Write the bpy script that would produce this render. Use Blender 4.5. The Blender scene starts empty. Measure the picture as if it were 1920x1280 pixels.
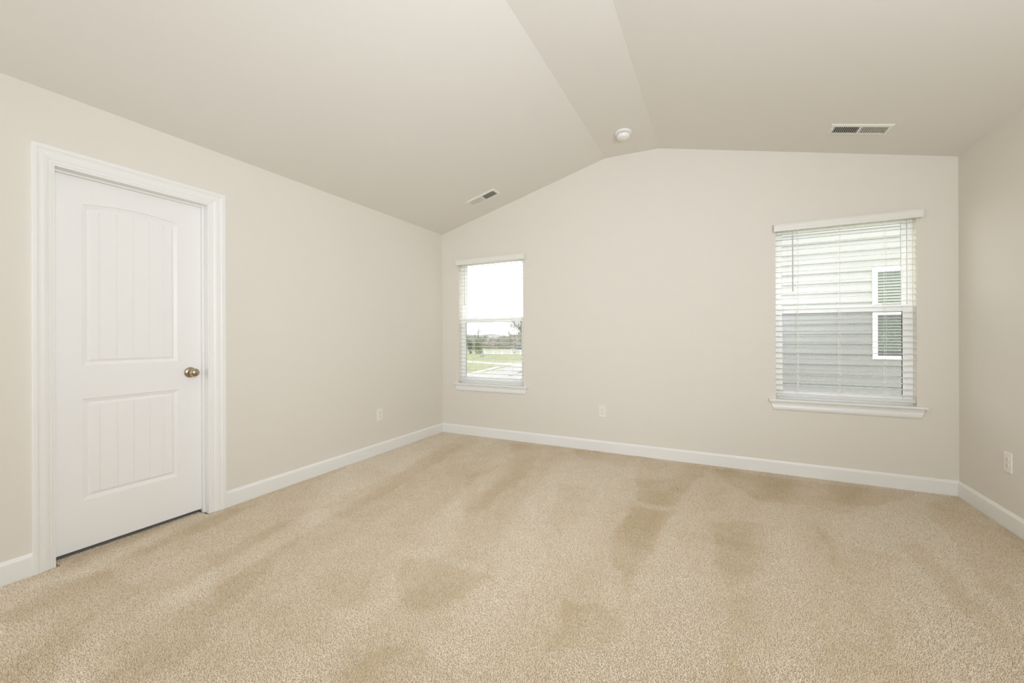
import bpy, bmesh, math, random
import numpy as np
from mathutils import Vector, Matrix

PI = math.pi
SC = bpy.context.scene
COL = SC.collection
random.seed(7)

# ---------------------------------------------------------------- room measures (metres)
W = 4.574            # left wall x=0, right wall x=W, far wall y=0, floor z=0
YB = -6.9            # wall behind the camera
HL, HR = 2.413, 2.447
XA, XB = 2.017, 2.526
HA, HB = 2.9486, 2.941
WT = 0.12            # wall thickness
W1 = (0.236, 1.100, 0.600, 2.062)    # window openings x0,x1,z0,z1
W2 = (3.459, 4.348, 0.618, 2.078)
DY0, DY1, DZ = -3.276, -2.579, 2.037  # clear opening inside the casing

# ---------------------------------------------------------------- camera
cam_d = bpy.data.cameras.new('camera')
cam = bpy.data.objects.new('camera', cam_d)
COL.objects.link(cam)
cam_d.sensor_width = 36.0
cam_d.sensor_fit = 'HORIZONTAL'
cam_d.lens = 760.97 / 1920 * 36.0
cam_d.shift_y = -9.1 / 1920
cam_d.clip_start = 0.05
cam_d.clip_end = 2000
yaw, roll = 0.4676, -0.0039
fw = Vector((-math.sin(yaw), math.cos(yaw), 0))
rt = Vector((math.cos(yaw), math.sin(yaw), 0))
up = Vector((0, 0, 1))
r2 = rt * math.cos(roll) + up * math.sin(roll)
u2 = up * math.cos(roll) - rt * math.sin(roll)
M = Matrix((r2, u2, -fw)).transposed().to_4x4()
M.translation = (3.0143, -4.0718, 1.1587)
cam.matrix_world = M
SC.camera = cam

# ---------------------------------------------------------------- sky, lights, exposure
wd = bpy.data.worlds.new('overcast_sky')
SC.world = wd
wd.use_nodes = True
bg = wd.node_tree.nodes['Background']
bg.inputs[0].default_value = (0.985, 0.99, 1.0, 1)
bg.inputs[1].default_value = 4.2


def area(name, loc, aim, sx, sy, power, col):
    d = bpy.data.lights.new(name, 'AREA')
    d.shape = 'RECTANGLE'
    d.size, d.size_y = sx, sy
    d.energy = power
    d.color = col
    o = bpy.data.objects.new(name, d)
    COL.objects.link(o)
    o.location = loc
    o.rotation_euler = (Vector(aim) - Vector(loc)).to_track_quat('-Z', 'Y').to_euler()
    return o


# the photographer's flash thrown at the ceiling, and two added fill lights behind the camera, no source seen
FLASH = (0.89, 0.963, 1.075)
area('flash_bounced_off_ceiling', (4.15, -3.95, 1.6), (2.0, -2.3, 2.9), 0.5, 0.5, 69.5, FLASH)
fill = area('added_fill_beside_camera', (3.1, -4.3, 1.5), (0.6, -0.3, 1.5), 0.4, 0.4, 7.5, FLASH)  # added fill that lifts the far left corner
fill.data.spread = 1.6
area('added_fill_left_behind_camera', (0.1, -5.6, 1.4), (4.5, -3.0, 1.4), 1.6, 1.9, 66, FLASH)  # added fill against the left wall, no window opening there

SC.view_settings.view_transform = 'Standard'
SC.view_settings.look = 'None'
SC.view_settings.gamma = 1.0
SC.view_settings.use_curve_mapping = False
SC.view_settings.exposure = 0.0
SC.cycles.max_bounces = 14
SC.cycles.diffuse_bounces = 8
SC.cycles.transparent_max_bounces = 24
SC.cycles.sample_clamp_indirect = 6.0


# ---------------------------------------------------------------- materials
def srgb(r, g, b):
    f = lambda c: (c / 255 / 12.92) if c <= 10 else ((c / 255 + 0.055) / 1.055) ** 2.4
    return (f(r), f(g), f(b), 1)


def mat(name, col, rough=0.6, metal=0.0, bump=None, var=None, spec=0.5):
    m = bpy.data.materials.new(name)
    m.use_nodes = True
    nt = m.node_tree
    b = nt.nodes['Principled BSDF']
    b.inputs['Base Color'].default_value = col
    b.inputs['Roughness'].default_value = rough
    b.inputs['Metallic'].default_value = metal
    b.inputs['Specular IOR Level'].default_value = spec
    tc = nt.nodes.new('ShaderNodeTexCoord')
    if bump:
        sc, st, dist = bump
        n = nt.nodes.new('ShaderNodeTexNoise')
        n.inputs['Scale'].default_value = sc
        n.inputs['Detail'].default_value = 3
        nt.links.new(tc.outputs['Object'], n.inputs['Vector'])
        bp = nt.nodes.new('ShaderNodeBump')
        bp.inputs['Strength'].default_value = st
        bp.inputs['Distance'].default_value = dist
        nt.links.new(n.outputs['Fac'], bp.inputs['Height'])
        nt.links.new(bp.outputs['Normal'], b.inputs['Normal'])
    if var:
        sc, c2 = var
        n = nt.nodes.new('ShaderNodeTexNoise')
        n.inputs['Scale'].default_value = sc
        n.inputs['Detail'].default_value = 4
        nt.links.new(tc.outputs['Object'], n.inputs['Vector'])
        r = nt.nodes.new('ShaderNodeValToRGB')
        r.color_ramp.elements[0].position = 0.35
        r.color_ramp.elements[1].position = 0.65
        r.color_ramp.elements[0].color = col
        r.color_ramp.elements[1].color = c2
        nt.links.new(n.outputs['Fac'], r.inputs['Fac'])
        nt.links.new(r.outputs['Color'], b.inputs['Base Color'])
    return m


M_WALL = mat('wall_paint', (0.745, 0.708, 0.635, 1), 0.7, bump=(180, 0.05, 0.002), spec=0.25)
M_CEIL = mat('ceiling_paint', (0.77, 0.742, 0.686, 1), 0.85, bump=(140, 0.06, 0.002), spec=0.15)
M_TRIM = mat('white_trim_paint', (0.835, 0.83, 0.80, 1), 0.35, bump=(60, 0.02, 0.002), spec=0.4)
M_DOOR = mat('white_door_paint', (0.855, 0.848, 0.828, 1), 0.4, bump=(90, 0.02, 0.002), spec=0.35)
M_VINYL = mat('white_vinyl', (0.92, 0.92, 0.90, 1), 0.35, bump=(40, 0.01, 0.001))
M_BLIND = mat('blind_white', (0.92, 0.92, 0.90, 1), 0.4, bump=(50, 0.01, 0.001))
M_VAL = mat('valance_white', (0.80, 0.78, 0.72, 1), 0.4, bump=(50, 0.01, 0.001))
M_CORD = mat('cord_white', (0.86, 0.86, 0.82, 1), 0.8, bump=(600, 0.2, 0.001))
M_WAND = mat('wand_plastic', (0.55, 0.56, 0.56, 1), 0.25, bump=(30, 0.01, 0.001))
M_GASK = mat('dark_gasket', (0.05, 0.055, 0.05, 1), 0.6, bump=(200, 0.05, 0.001))
M_NICK = mat('brushed_nickel', (0.47, 0.38, 0.28, 1), 0.27, 1.0, bump=(300, 0.02, 0.0005))
M_PLATE = mat('outlet_plastic', (0.83, 0.80, 0.74, 1), 0.35, bump=(40, 0.01, 0.001))
M_SLOT = mat('outlet_slot', (0.06, 0.05, 0.045, 1), 0.7, bump=(90, 0.02, 0.001))
M_VENT = mat('vent_enamel', (0.80, 0.79, 0.72, 1), 0.4, bump=(60, 0.01, 0.001))
M_RECESS = mat('recess_shade', (0.055, 0.052, 0.045, 1), 0.7, bump=(60, 0.05, 0.002))  # dark tone standing in for shade inside recesses
M_SMOKE = mat('detector_plastic', (0.85, 0.84, 0.81, 1), 0.35, bump=(60, 0.01, 0.001))
M_SCREW = mat('screw_steel', (0.6, 0.58, 0.54, 1), 0.35, 1.0, bump=(200, 0.02, 0.001))
M_SIDE = mat('grey_siding', (0.246, 0.250, 0.226, 1), 0.6, bump=(25, 0.15, 0.003), var=(1.3, (0.257, 0.261, 0.236, 1)))
M_WTRIM = mat('outside_white_trim', (0.88, 0.89, 0.87, 1), 0.5, bump=(30, 0.02, 0.002))
M_NBLIND = mat('green_tinted_blind', (0.30, 0.36, 0.26, 1), 0.5, bump=(30, 0.02, 0.002))
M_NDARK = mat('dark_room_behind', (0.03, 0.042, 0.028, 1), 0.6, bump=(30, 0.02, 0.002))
M_ROOF = mat('roof_shingle', (0.18, 0.17, 0.16, 1), 0.9, bump=(20, 0.3, 0.01))
M_GRASS = mat('lawn_grass', (0.235, 0.27, 0.115, 1), 0.95, bump=(3, 0.4, 0.05), var=(0.15, (0.29, 0.29, 0.16, 1)))
M_ROAD = mat('pale_asphalt', (0.37, 0.365, 0.35, 1), 0.85, bump=(6, 0.2, 0.01), var=(0.2, (0.40, 0.395, 0.38, 1)))
M_CONC = mat('pale_concrete', (0.56, 0.55, 0.53, 1), 0.85, bump=(6, 0.2, 0.01))
M_TAR = mat('dark_patch', (0.13, 0.13, 0.125, 1), 0.9, bump=(6, 0.2, 0.01))
M_HILL = mat('hazy_hill', (0.29, 0.31, 0.285, 1), 1.0, bump=(0.05, 0.2, 1.0), var=(0.02, (0.32, 0.33, 0.315, 1)))  # distance haze is put into this pale colour
M_FENCE = mat('fence_white', (0.9, 0.9, 0.9, 1), 0.6, bump=(10, 0.05, 0.004))
M_SIGN = mat('sign_aluminium', (0.33, 0.345, 0.32, 1), 0.5, 0.1, bump=(10, 0.02, 0.002))
M_POST = mat('galvanised_post', (0.45, 0.45, 0.43, 1), 0.5, 0.4, bump=(20, 0.02, 0.002))
M_BARK = mat('tree_bark', (0.24, 0.22, 0.195, 1), 0.95, bump=(10, 0.4, 0.02))
M_CAR = mat('pale_blue_paint', (0.22, 0.28, 0.34, 1), 0.25, 0.2, bump=(10, 0.01, 0.001))
M_CGLASS = mat('car_window', (0.06, 0.07, 0.08, 1), 0.1, bump=(10, 0.01, 0.001))
M_TYRE = mat('tyre_rubber', (0.03, 0.03, 0.03, 1), 0.8, bump=(30, 0.1, 0.003))


def leaf_mat(name, c1, c2):
    return mat(name, c1, 0.9, var=(0.6, c2))


def translucent(m, amount):
    """let part of the daylight soak through a thin white slat"""
    nt = m.node_tree
    b = nt.nodes['Principled BSDF']
    t = nt.nodes.new('ShaderNodeBsdfTranslucent')
    t.inputs[0].default_value = (0.93, 0.93, 0.93, 1)
    mx = nt.nodes.new('ShaderNodeMixShader')
    mx.inputs[0].default_value = amount
    nt.links.new(b.outputs[0], mx.inputs[1])
    nt.links.new(t.outputs[0], mx.inputs[2])
    nt.links.new(mx.outputs[0], nt.nodes['Material Output'].inputs[0])


translucent(M_BLIND, 0.55)


def thin(name, tint, fac, other):
    """see-through sheet: transparent with a little reflection or fibre"""
    m = bpy.data.materials.new(name)
    m.use_nodes = True
    nt = m.node_tree
    nt.nodes.remove(nt.nodes['Principled BSDF'])
    t = nt.nodes.new('ShaderNodeBsdfTransparent')
    t.inputs[0].default_value = tint
    if other == 'gloss':
        g = nt.nodes.new('ShaderNodeBsdfGlossy')
        g.inputs['Roughness'].default_value = 0.35
    else:
        g = nt.nodes.new('ShaderNodeBsdfDiffuse')
        g.inputs[0].default_value = (0.16, 0.17, 0.16, 1)
    mx = nt.nodes.new('ShaderNodeMixShader')
    mx.inputs[0].default_value = fac
    nt.links.new(t.outputs[0], mx.inputs[1])
    nt.links.new(g.outputs[0], mx.inputs[2])
    nt.links.new(mx.outputs[0], nt.nodes['Material Output'].inputs[0])
    return m


M_GLASS = thin('window_glass', (0.975, 0.98, 0.978, 1), 0.035, 'gloss')
M_MESH = thin('insect_mesh', (1, 1, 1, 1), 0.27, 'fibre')


# ---------------------------------------------------------------- mesh helpers
def box(bm, x0, x1, y0, y1, z0, z1, bev=0.0):
    vs = [bm.verts.new((x, y, z)) for x in (x0, x1) for y in (y0, y1) for z in (z0, z1)]
    f = [(0, 1, 3, 2), (4, 6, 7, 5), (0, 4, 5, 1), (2, 3, 7, 6), (0, 2, 6, 4), (1, 5, 7, 3)]
    fs = [bm.faces.new([vs[i] for i in q]) for q in f]
    if bev:
        es = list({e for q in fs for e in q.edges})
        bmesh.ops.bevel(bm, geom=es, offset=bev, segments=2, affect='EDGES', profile=0.5)


def tube(bm, a, b, ra, rb=None, n=10, cap=True):
    rb = ra if rb is None else rb
    a, b = Vector(a), Vector(b)
    q = (b - a).to_track_quat('Z', 'Y')
    A, B = [], []
    for i in range(n):
        d = q @ Vector((math.cos(2 * PI * i / n), math.sin(2 * PI * i / n), 0))
        A.append(bm.verts.new(a + d * ra))
        B.append(bm.verts.new(b + d * rb))
    for i in range(n):
        bm.faces.new((A[i], A[(i + 1) % n], B[(i + 1) % n], B[i]))
    if cap:
        bm.faces.new(A[::-1])
        bm.faces.new(B)


def lathe(bm, prof, mtx, n=40):
    """prof: (radius, height) pairs turned about local z, placed by mtx"""
    rings = []
    for r, h in prof:
        if r < 1e-6:
            rings.append([bm.verts.new(mtx @ Vector((0, 0, h)))])
        else:
            rings.append([bm.verts.new(mtx @ Vector((r * math.cos(2 * PI * i / n), r * math.sin(2 * PI * i / n), h))) for i in range(n)])
    for a, b in zip(rings[:-1], rings[1:]):
        if len(a) == 1 and len(b) == 1:
            continue
        for i in range(n):
            j = (i + 1) % n
            if len(a) == 1:
                bm.faces.new((a[0], b[i], b[j]))
            elif len(b) == 1:
                bm.faces.new((a[i], a[j], b[0]))
            else:
                bm.faces.new((a[i], a[j], b[j], b[i]))


def sweep(bm, prof, frames, close_ends=True):
    """prof: 2-D points; frames: list of (origin, axis_u, axis_v)"""
    rings = []
    for o, au, av in frames:
        rings.append([bm.verts.new(Vector(o) + Vector(au) * u + Vector(av) * v) for u, v in prof])
    n = len(prof)
    for a, b in zip(rings[:-1], rings[1:]):
        for i in range(n):
            j = (i + 1) % n
            bm.faces.new((a[i], a[j], b[j], b[i]))
    if close_ends:
        bm.faces.new(rings[0][::-1])
        bm.faces.new(rings[-1])


def obj(name, bm, m, parent=None, smooth=None, recalc=True):
    if recalc:
        bmesh.ops.recalc_face_normals(bm, faces=bm.faces)
    me = bpy.data.meshes.new(name)
    bm.to_mesh(me)
    bm.free()
    me.materials.append(m)
    o = bpy.data.objects.new(name, me)
    COL.objects.link(o)
    if parent:
        o.parent = parent
        # geometry below is written in world metres: undo the parent's placement once
        p = parent
        off = Matrix.Identity(4)
        while p:
            off = p.matrix_basis @ off
            p = p.parent
        me.transform(off.inverted())
    if smooth:
        me.polygons.foreach_set('use_smooth', [True] * len(me.polygons))
        if smooth != 'all':
            me.set_sharp_from_angle(angle=math.radians(smooth))
    return o


def tag(o, label=None, cat=None, group=None, kind=None):
    if label: o['label'] = label
    if cat: o['category'] = cat
    if group: o['group'] = group
    if kind: o['kind'] = kind
    return o


def empty(name, loc, label, cat, group=None, kind=None):
    o = bpy.data.objects.new(name, None)
    COL.objects.link(o)
    o.empty_display_size = 0.1
    o.location = loc
    return tag(o, label, cat, group, kind)


NB = bmesh.new

# ================================================================ THE SETTING
# floor slab
bm = NB(); box(bm, -0.0, W, YB, 0, -0.10, -0.006)
M_FLOOR = mat('carpet_backing', (0.50, 0.40, 0.27, 1), 0.95, bump=(350, 0.8, 0.006))
tag(obj('floor', bm, M_FLOOR), 'beige carpeted floor of the empty room', 'floor', kind='structure')


def ceil_z(x):
    if x < XA: return HL + (HA - HL) * x / XA
    if x < XB: return HA + (HB - HA) * (x - XA) / (XB - XA)
    return HB + (HR - HB) * (x - XB) / (W - XB)


# ceiling: two slopes and a narrow flat ridge
bm = NB()
prof = [(-WT, ceil_z(-0.0)), (0, HL), (XA, HA), (XB, HB), (W, HR), (W + WT, HR), (W + WT, HR + 0.15), (XB, HB + 0.15), (XA, HA + 0.15), (-WT, HL + 0.15)]
sweep(bm, prof, [((0, YB - WT, 0), (1, 0, 0), (0, 0, 1)), ((0, WT, 0), (1, 0, 0), (0, 0, 1))])
tag(obj('ceiling', bm, M_CEIL), 'pale vaulted ceiling with two slopes and a flat ridge', 'ceiling', kind='structure')


def wall_xz(bm, x0, x1, holes, ya, yb, top):
    """wall across x with openings, top follows function top(x), between depths ya (inside) and yb"""
    xs = sorted({x0, x1, *[h[0] for h in holes], *[h[1] for h in holes], *[x for x in (XA, XB) if x0 < x < x1]})
    def cell(xa, xb, za0, zb0, za1, zb1):
        v = [bm.verts.new(p) for p in ((xa, ya, za0), (xb, ya, zb0), (xb, ya, zb1), (xa, ya, za1), (xa, yb, za0), (xb, yb, zb0), (xb, yb, zb1), (xa, yb, za1))]
        for q in ((0, 1, 2, 3), (7, 6, 5, 4), (0, 4, 5, 1), (3, 2, 6, 7), (0, 3, 7, 4), (1, 5, 6, 2)):
            bm.faces.new([v[i] for i in q])
    for xa, xb in zip(xs[:-1], xs[1:]):
        hs = [h for h in holes if h[0] <= xa + 1e-6 and h[1] >= xb - 1e-6]
        if not hs:
            cell(xa, xb, -0.1, -0.1, top(xa), top(xb))
        else:
            h = hs[0]
            cell(xa, xb, -0.1, -0.1, h[2], h[2])
            cell(xa, xb, h[3], h[3], top(xa), top(xb))


bm = NB(); wall_xz(bm, 0, W, [W1, W2], 0, WT, ceil_z)
tag(obj('wall_far', bm, M_WALL), 'cream far wall with the two windows under the ridge', 'wall', kind='structure')
bm = NB(); wall_xz(bm, 0, W, [], YB - WT, YB, ceil_z)
tag(obj('wall_back', bm, M_WALL), 'cream wall behind the camera', 'wall', kind='structure')
bm = NB(); box(bm, W, W + WT, YB - WT, WT, -0.1, HR)
tag(obj('wall_right', bm, M_WALL), 'cream wall at the right edge of the photo', 'wall', kind='structure')
# left wall with the door opening (rough opening a jamb thickness larger)
JT = 0.018
bm = NB()
a0, a1, az = DY0 - JT, DY1 + JT, DZ + JT
box(bm, -WT, 0, YB - WT, a0, -0.1, HL)
box(bm, -WT, 0, a1, WT, -0.1, HL)
box(bm, -WT, 0, a0, a1, az, HL)
tag(obj('wall_left', bm, M_WALL), 'cream left wall that holds the white door', 'wall', kind='structure')
# added unseen box behind the closed door, keeps sky light out of the gap
bm = NB()
box(bm, -1.1, -1.05, a0 - 0.3, a1 + 0.3, -0.1, 2.4)
box(bm, -1.05, -WT, a0 - 0.35, a0 - 0.3, -0.1, 2.4)
box(bm, -1.05, -WT, a1 + 0.3, a1 + 0.35, -0.1, 2.4)
box(bm, -1.05, -WT, a0 - 0.3, a1 + 0.3, 2.35, 2.4)
box(bm, -1.05, 0.0, a0 - 0.3, a1 + 0.3, -0.1, -0.02)
tag(obj('wall_light_block', bm, M_WALL), 'added unseen box behind the white door that keeps light out', 'wall', kind='structure')

# baseboards
BT, BH = 0.014, 0.104
bprof = [(0, -0.006), (BT, -0.006), (BT, BH - 0.020), (BT - 0.001, BH - 0.014), (BT - 0.006, BH - 0.010), (BT - 0.008, BH - 0.004), (BT - 0.011, BH), (0, BH)]
CW = 0.083   # casing width
RV = 0.0
OY0, OY1, OZ = DY0 - 0.080, DY1 + 0.103, DZ + 0.093


def base(name, a, b, inward, label, m0=0, m1=0):
    """profile swept from a to b; m0,m1 mitre amounts at the ends along the run"""
    a, b, inw = Vector(a), Vector(b), Vector(inward)
    d = (b - a).normalized()
    bm = NB()
    sweep(bm, bprof, [(a, inw + d * m0, (0, 0, 1)), (b, inw + d * m1, (0, 0, 1))])
    tag(obj(name, bm, M_TRIM), label, 'baseboard', kind='structure')


base('baseboard_left', (0, OY1, 0), (0, 0, 0), (1, 0, 0), 'white baseboard on the left wall between the door and the corner', 0, -1)
base('baseboard_left', (0, YB, 0), (0, OY0, 0), (1, 0, 0), 'short piece of white baseboard left of the door', 0, 0)
base('baseboard_far', (0, 0, 0), (W, 0, 0), (0, -1, 0), 'long white baseboard along the far wall under the windows', 1, -1)
base('baseboard_right', (W, 0, 0), (W, YB, 0), (-1, 0, 0), 'white baseboard on the right wall below its outlet', 1, 0)

# ---------------------------------------------------------------- the door
door = empty('door_1', (-0.06, (DY0 + DY1) / 2, 0), 'white two panel plank door with arched top panel in the left wall', 'door', kind='structure')
# jamb and stops
bm = NB()
box(bm, -WT, 0.0, DY0 - JT, DY0, -0.005, DZ + JT)
box(bm, -WT, 0.0, DY1, DY1 + JT, -0.005, DZ + JT)
box(bm, -WT, 0.0, DY0, DY1, DZ, DZ + JT)
obj('jamb', bm, M_TRIM, door)
SX0, SX1 = -0.063, -0.040
bm = NB()
box(bm, SX0, SX1, DY0, DY0 + 0.011, -0.005, DZ, 0.0015)
box(bm, SX0, SX1, DY1 - 0.011, DY1, -0.005, DZ, 0.0015)
box(bm, SX0, SX1, DY0 + 0.011, DY1 - 0.011, DZ - 0.011, DZ, 0.0015)
obj('door_stop', bm, M_TRIM, door)
# casing, one moulded profile mitred round the opening
cp = [(0, 0), (0, 0.0085), (0.002, 0.0105), (0.0075, 0.0105), (0.0085, 0.0085), (0.0105, 0.0085), (0.0125, 0.0115), (0.0205, 0.0120), (0.0215, 0.0100),
      (0.0230, 0.0100), (0.0255, 0.0120), (0.0330, 0.0150), (0.0420, 0.0165), (0.0520, 0.0160), (0.0590, 0.0168), (0.0625, 0.0195), (0.0640, 0.0195), (0.0645, 0.0175),
      (0.0660, 0.0175), (0.0670, 0.0200), (0.0815, 0.0200), (0.0830, 0.0180), (0.0830, 0)]
bm = NB()
kL, kR, kT = 0.080 / CW, 0.103 / CW, 0.093 / CW
sweep(bm, cp, [((0, DY0, -0.005), (0, -kL, 0), (1, 0, 0)),
               ((0, DY0, DZ), (0, -kL, kT), (1, 0, 0)),
               ((0, DY1, DZ), (0, kR, kT), (1, 0, 0)),
               ((0, DY1, -0.005), (0, kR, 0), (1, 0, 0))])
obj('casing', bm, M_TRIM, door)

# the slab with moulded panels
FX = -0.0625          # front face
SY0, SY1, SZ0, SZ1 = DY0 + 0.003, DY1 - 0.003, 0.019, DZ - 0.003
PY0, PY1 = -3.155, -2.716
GROOVES = [-3.086, -3.011, -2.937, -2.862, -2.789]
RISE = 0.022
IN = 0.0375
bm = NB()


def vert(y, z, h): return bm.verts.new((FX + h, y, z))


def panel(z0, z1, rise):
    iy0, iy1 = PY0 + IN, PY1 - IN
    gy = [iy0]
    for g in GROOVES: gy += [g - 0.0028, g, g + 0.0028]
    gy.append(iy1)
    extra = [iy0 + (iy1 - iy0) * k / 16 for k in range(1, 16)]
    ys = sorted(set(gy + [e for e in extra if min(abs(e - g) for g in gy) > 0.006]))
    tt = [(y - iy0) / (iy1 - iy0) for y in ys]
    arch = lambda t: rise * (1 - (2 * t - 1) ** 2)
    rings = []
    for ins, h in ((0, 0), (0.002, -0.0035), (0.0045, -0.0045), (0.0065, -0.0045), (0.020, -0.0095), (0.022, -0.0095), (0.0355, -0.0035), (IN, -0.0035)):
        a, b = PY0 + ins, PY1 - ins
        bot = [vert(a + (b - a) * t, z0 + ins, h) for t in tt]
        topv = [vert(a + (b - a) * t, z1 - ins + arch(t), h) for t in tt]
        rings.append(bot + topv[::-1])
    n = len(rings[0])
    for A, B in zip(rings[:-1], rings[1:]):
        for i in range(n):
            bm.faces.new((A[i], A[(i + 1) % n], B[(i + 1) % n], B[i]))
    # plank field
    k = len(ys)
    gset = {round(g, 6) for g in GROOVES}
    bot, topv = rings[-1][:k], rings[-1][k:][::-1]
    lo = [bot[i] if round(ys[i], 6) not in gset else vert(ys[i], z0 + IN, -0.0065) for i in range(k)]
    hi = [topv[i] if round(ys[i], 6) not in gset else vert(ys[i], z1 - IN + arch(tt[i]), -0.0065) for i in range(k)]
    for i in range(k - 1):
        bm.faces.new((lo[i], lo[i + 1], hi[i + 1], hi[i]))
    return rings[0][:k], rings[0][k:][::-1]


lb, lt = panel(0.276, 0.829, 0.0)
ub, ut = panel(1.008, 1.886, RISE)
def strip(lo, hi):
    for i in range(len(lo) - 1):
        bm.faces.new((lo[i], lo[i + 1], hi[i + 1], hi[i]))
strip([vert(v.co.y, SZ0, 0) for v in lb], lb)
strip(lt, ub)
strip(ut, [vert(v.co.y, SZ1, 0) for v in ut])
for ya, yb in ((SY0, PY0), (PY1, SY1)):
    v = [vert(ya, SZ0, 0), vert(yb, SZ0, 0), vert(yb, SZ1, 0), vert(ya, SZ1, 0)]
    bm.faces.new(v)
# edges and back
v = [bm.verts.new((x, y, z)) for x in (FX, FX - 0.035) for y, z in ((SY0, SZ0), (SY1, SZ0), (SY1, SZ1), (SY0, SZ1))]
for q in ((0, 1, 5, 4), (1, 2, 6, 5), (2, 3, 7, 6), (3, 0, 4, 7), (4, 5, 6, 7)):
    bm.faces.new([v[i] for i in q])
bmesh.ops.remove_doubles(bm, verts=bm.verts, dist=0.00005)
obj('door_slab', bm, M_DOOR, door)
# knob: rosette and egg-shaped grip
knob_m = Matrix.Translation((FX, -2.652, 0.934)) @ Matrix.Rotation(PI / 2, 4, 'Y')
bm = NB()
lathe(bm, [(0, 0.006), (0.010, 0.0061), (0.0105, 0.026), (0.012, 0.032), (0.018, 0.037), (0.0245, 0.044), (0.0272, 0.052), (0.0265, 0.060), (0.0225, 0.068), (0.015, 0.0735), (0.007, 0.076), (0, 0.0765)], knob_m)
kb = tag(obj('door_knob', bm, M_NICK, door, 'all'), 'satin nickel door knob')
bm = NB()
lathe(bm, [(0, 0.0), (0.0335, 0.0), (0.0340, 0.003), (0.0320, 0.0065), (0.026, 0.010), (0.017, 0.0125), (0.0095, 0.013)], knob_m)
obj('rosette', bm, M_NICK, kb, 'all')


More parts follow.
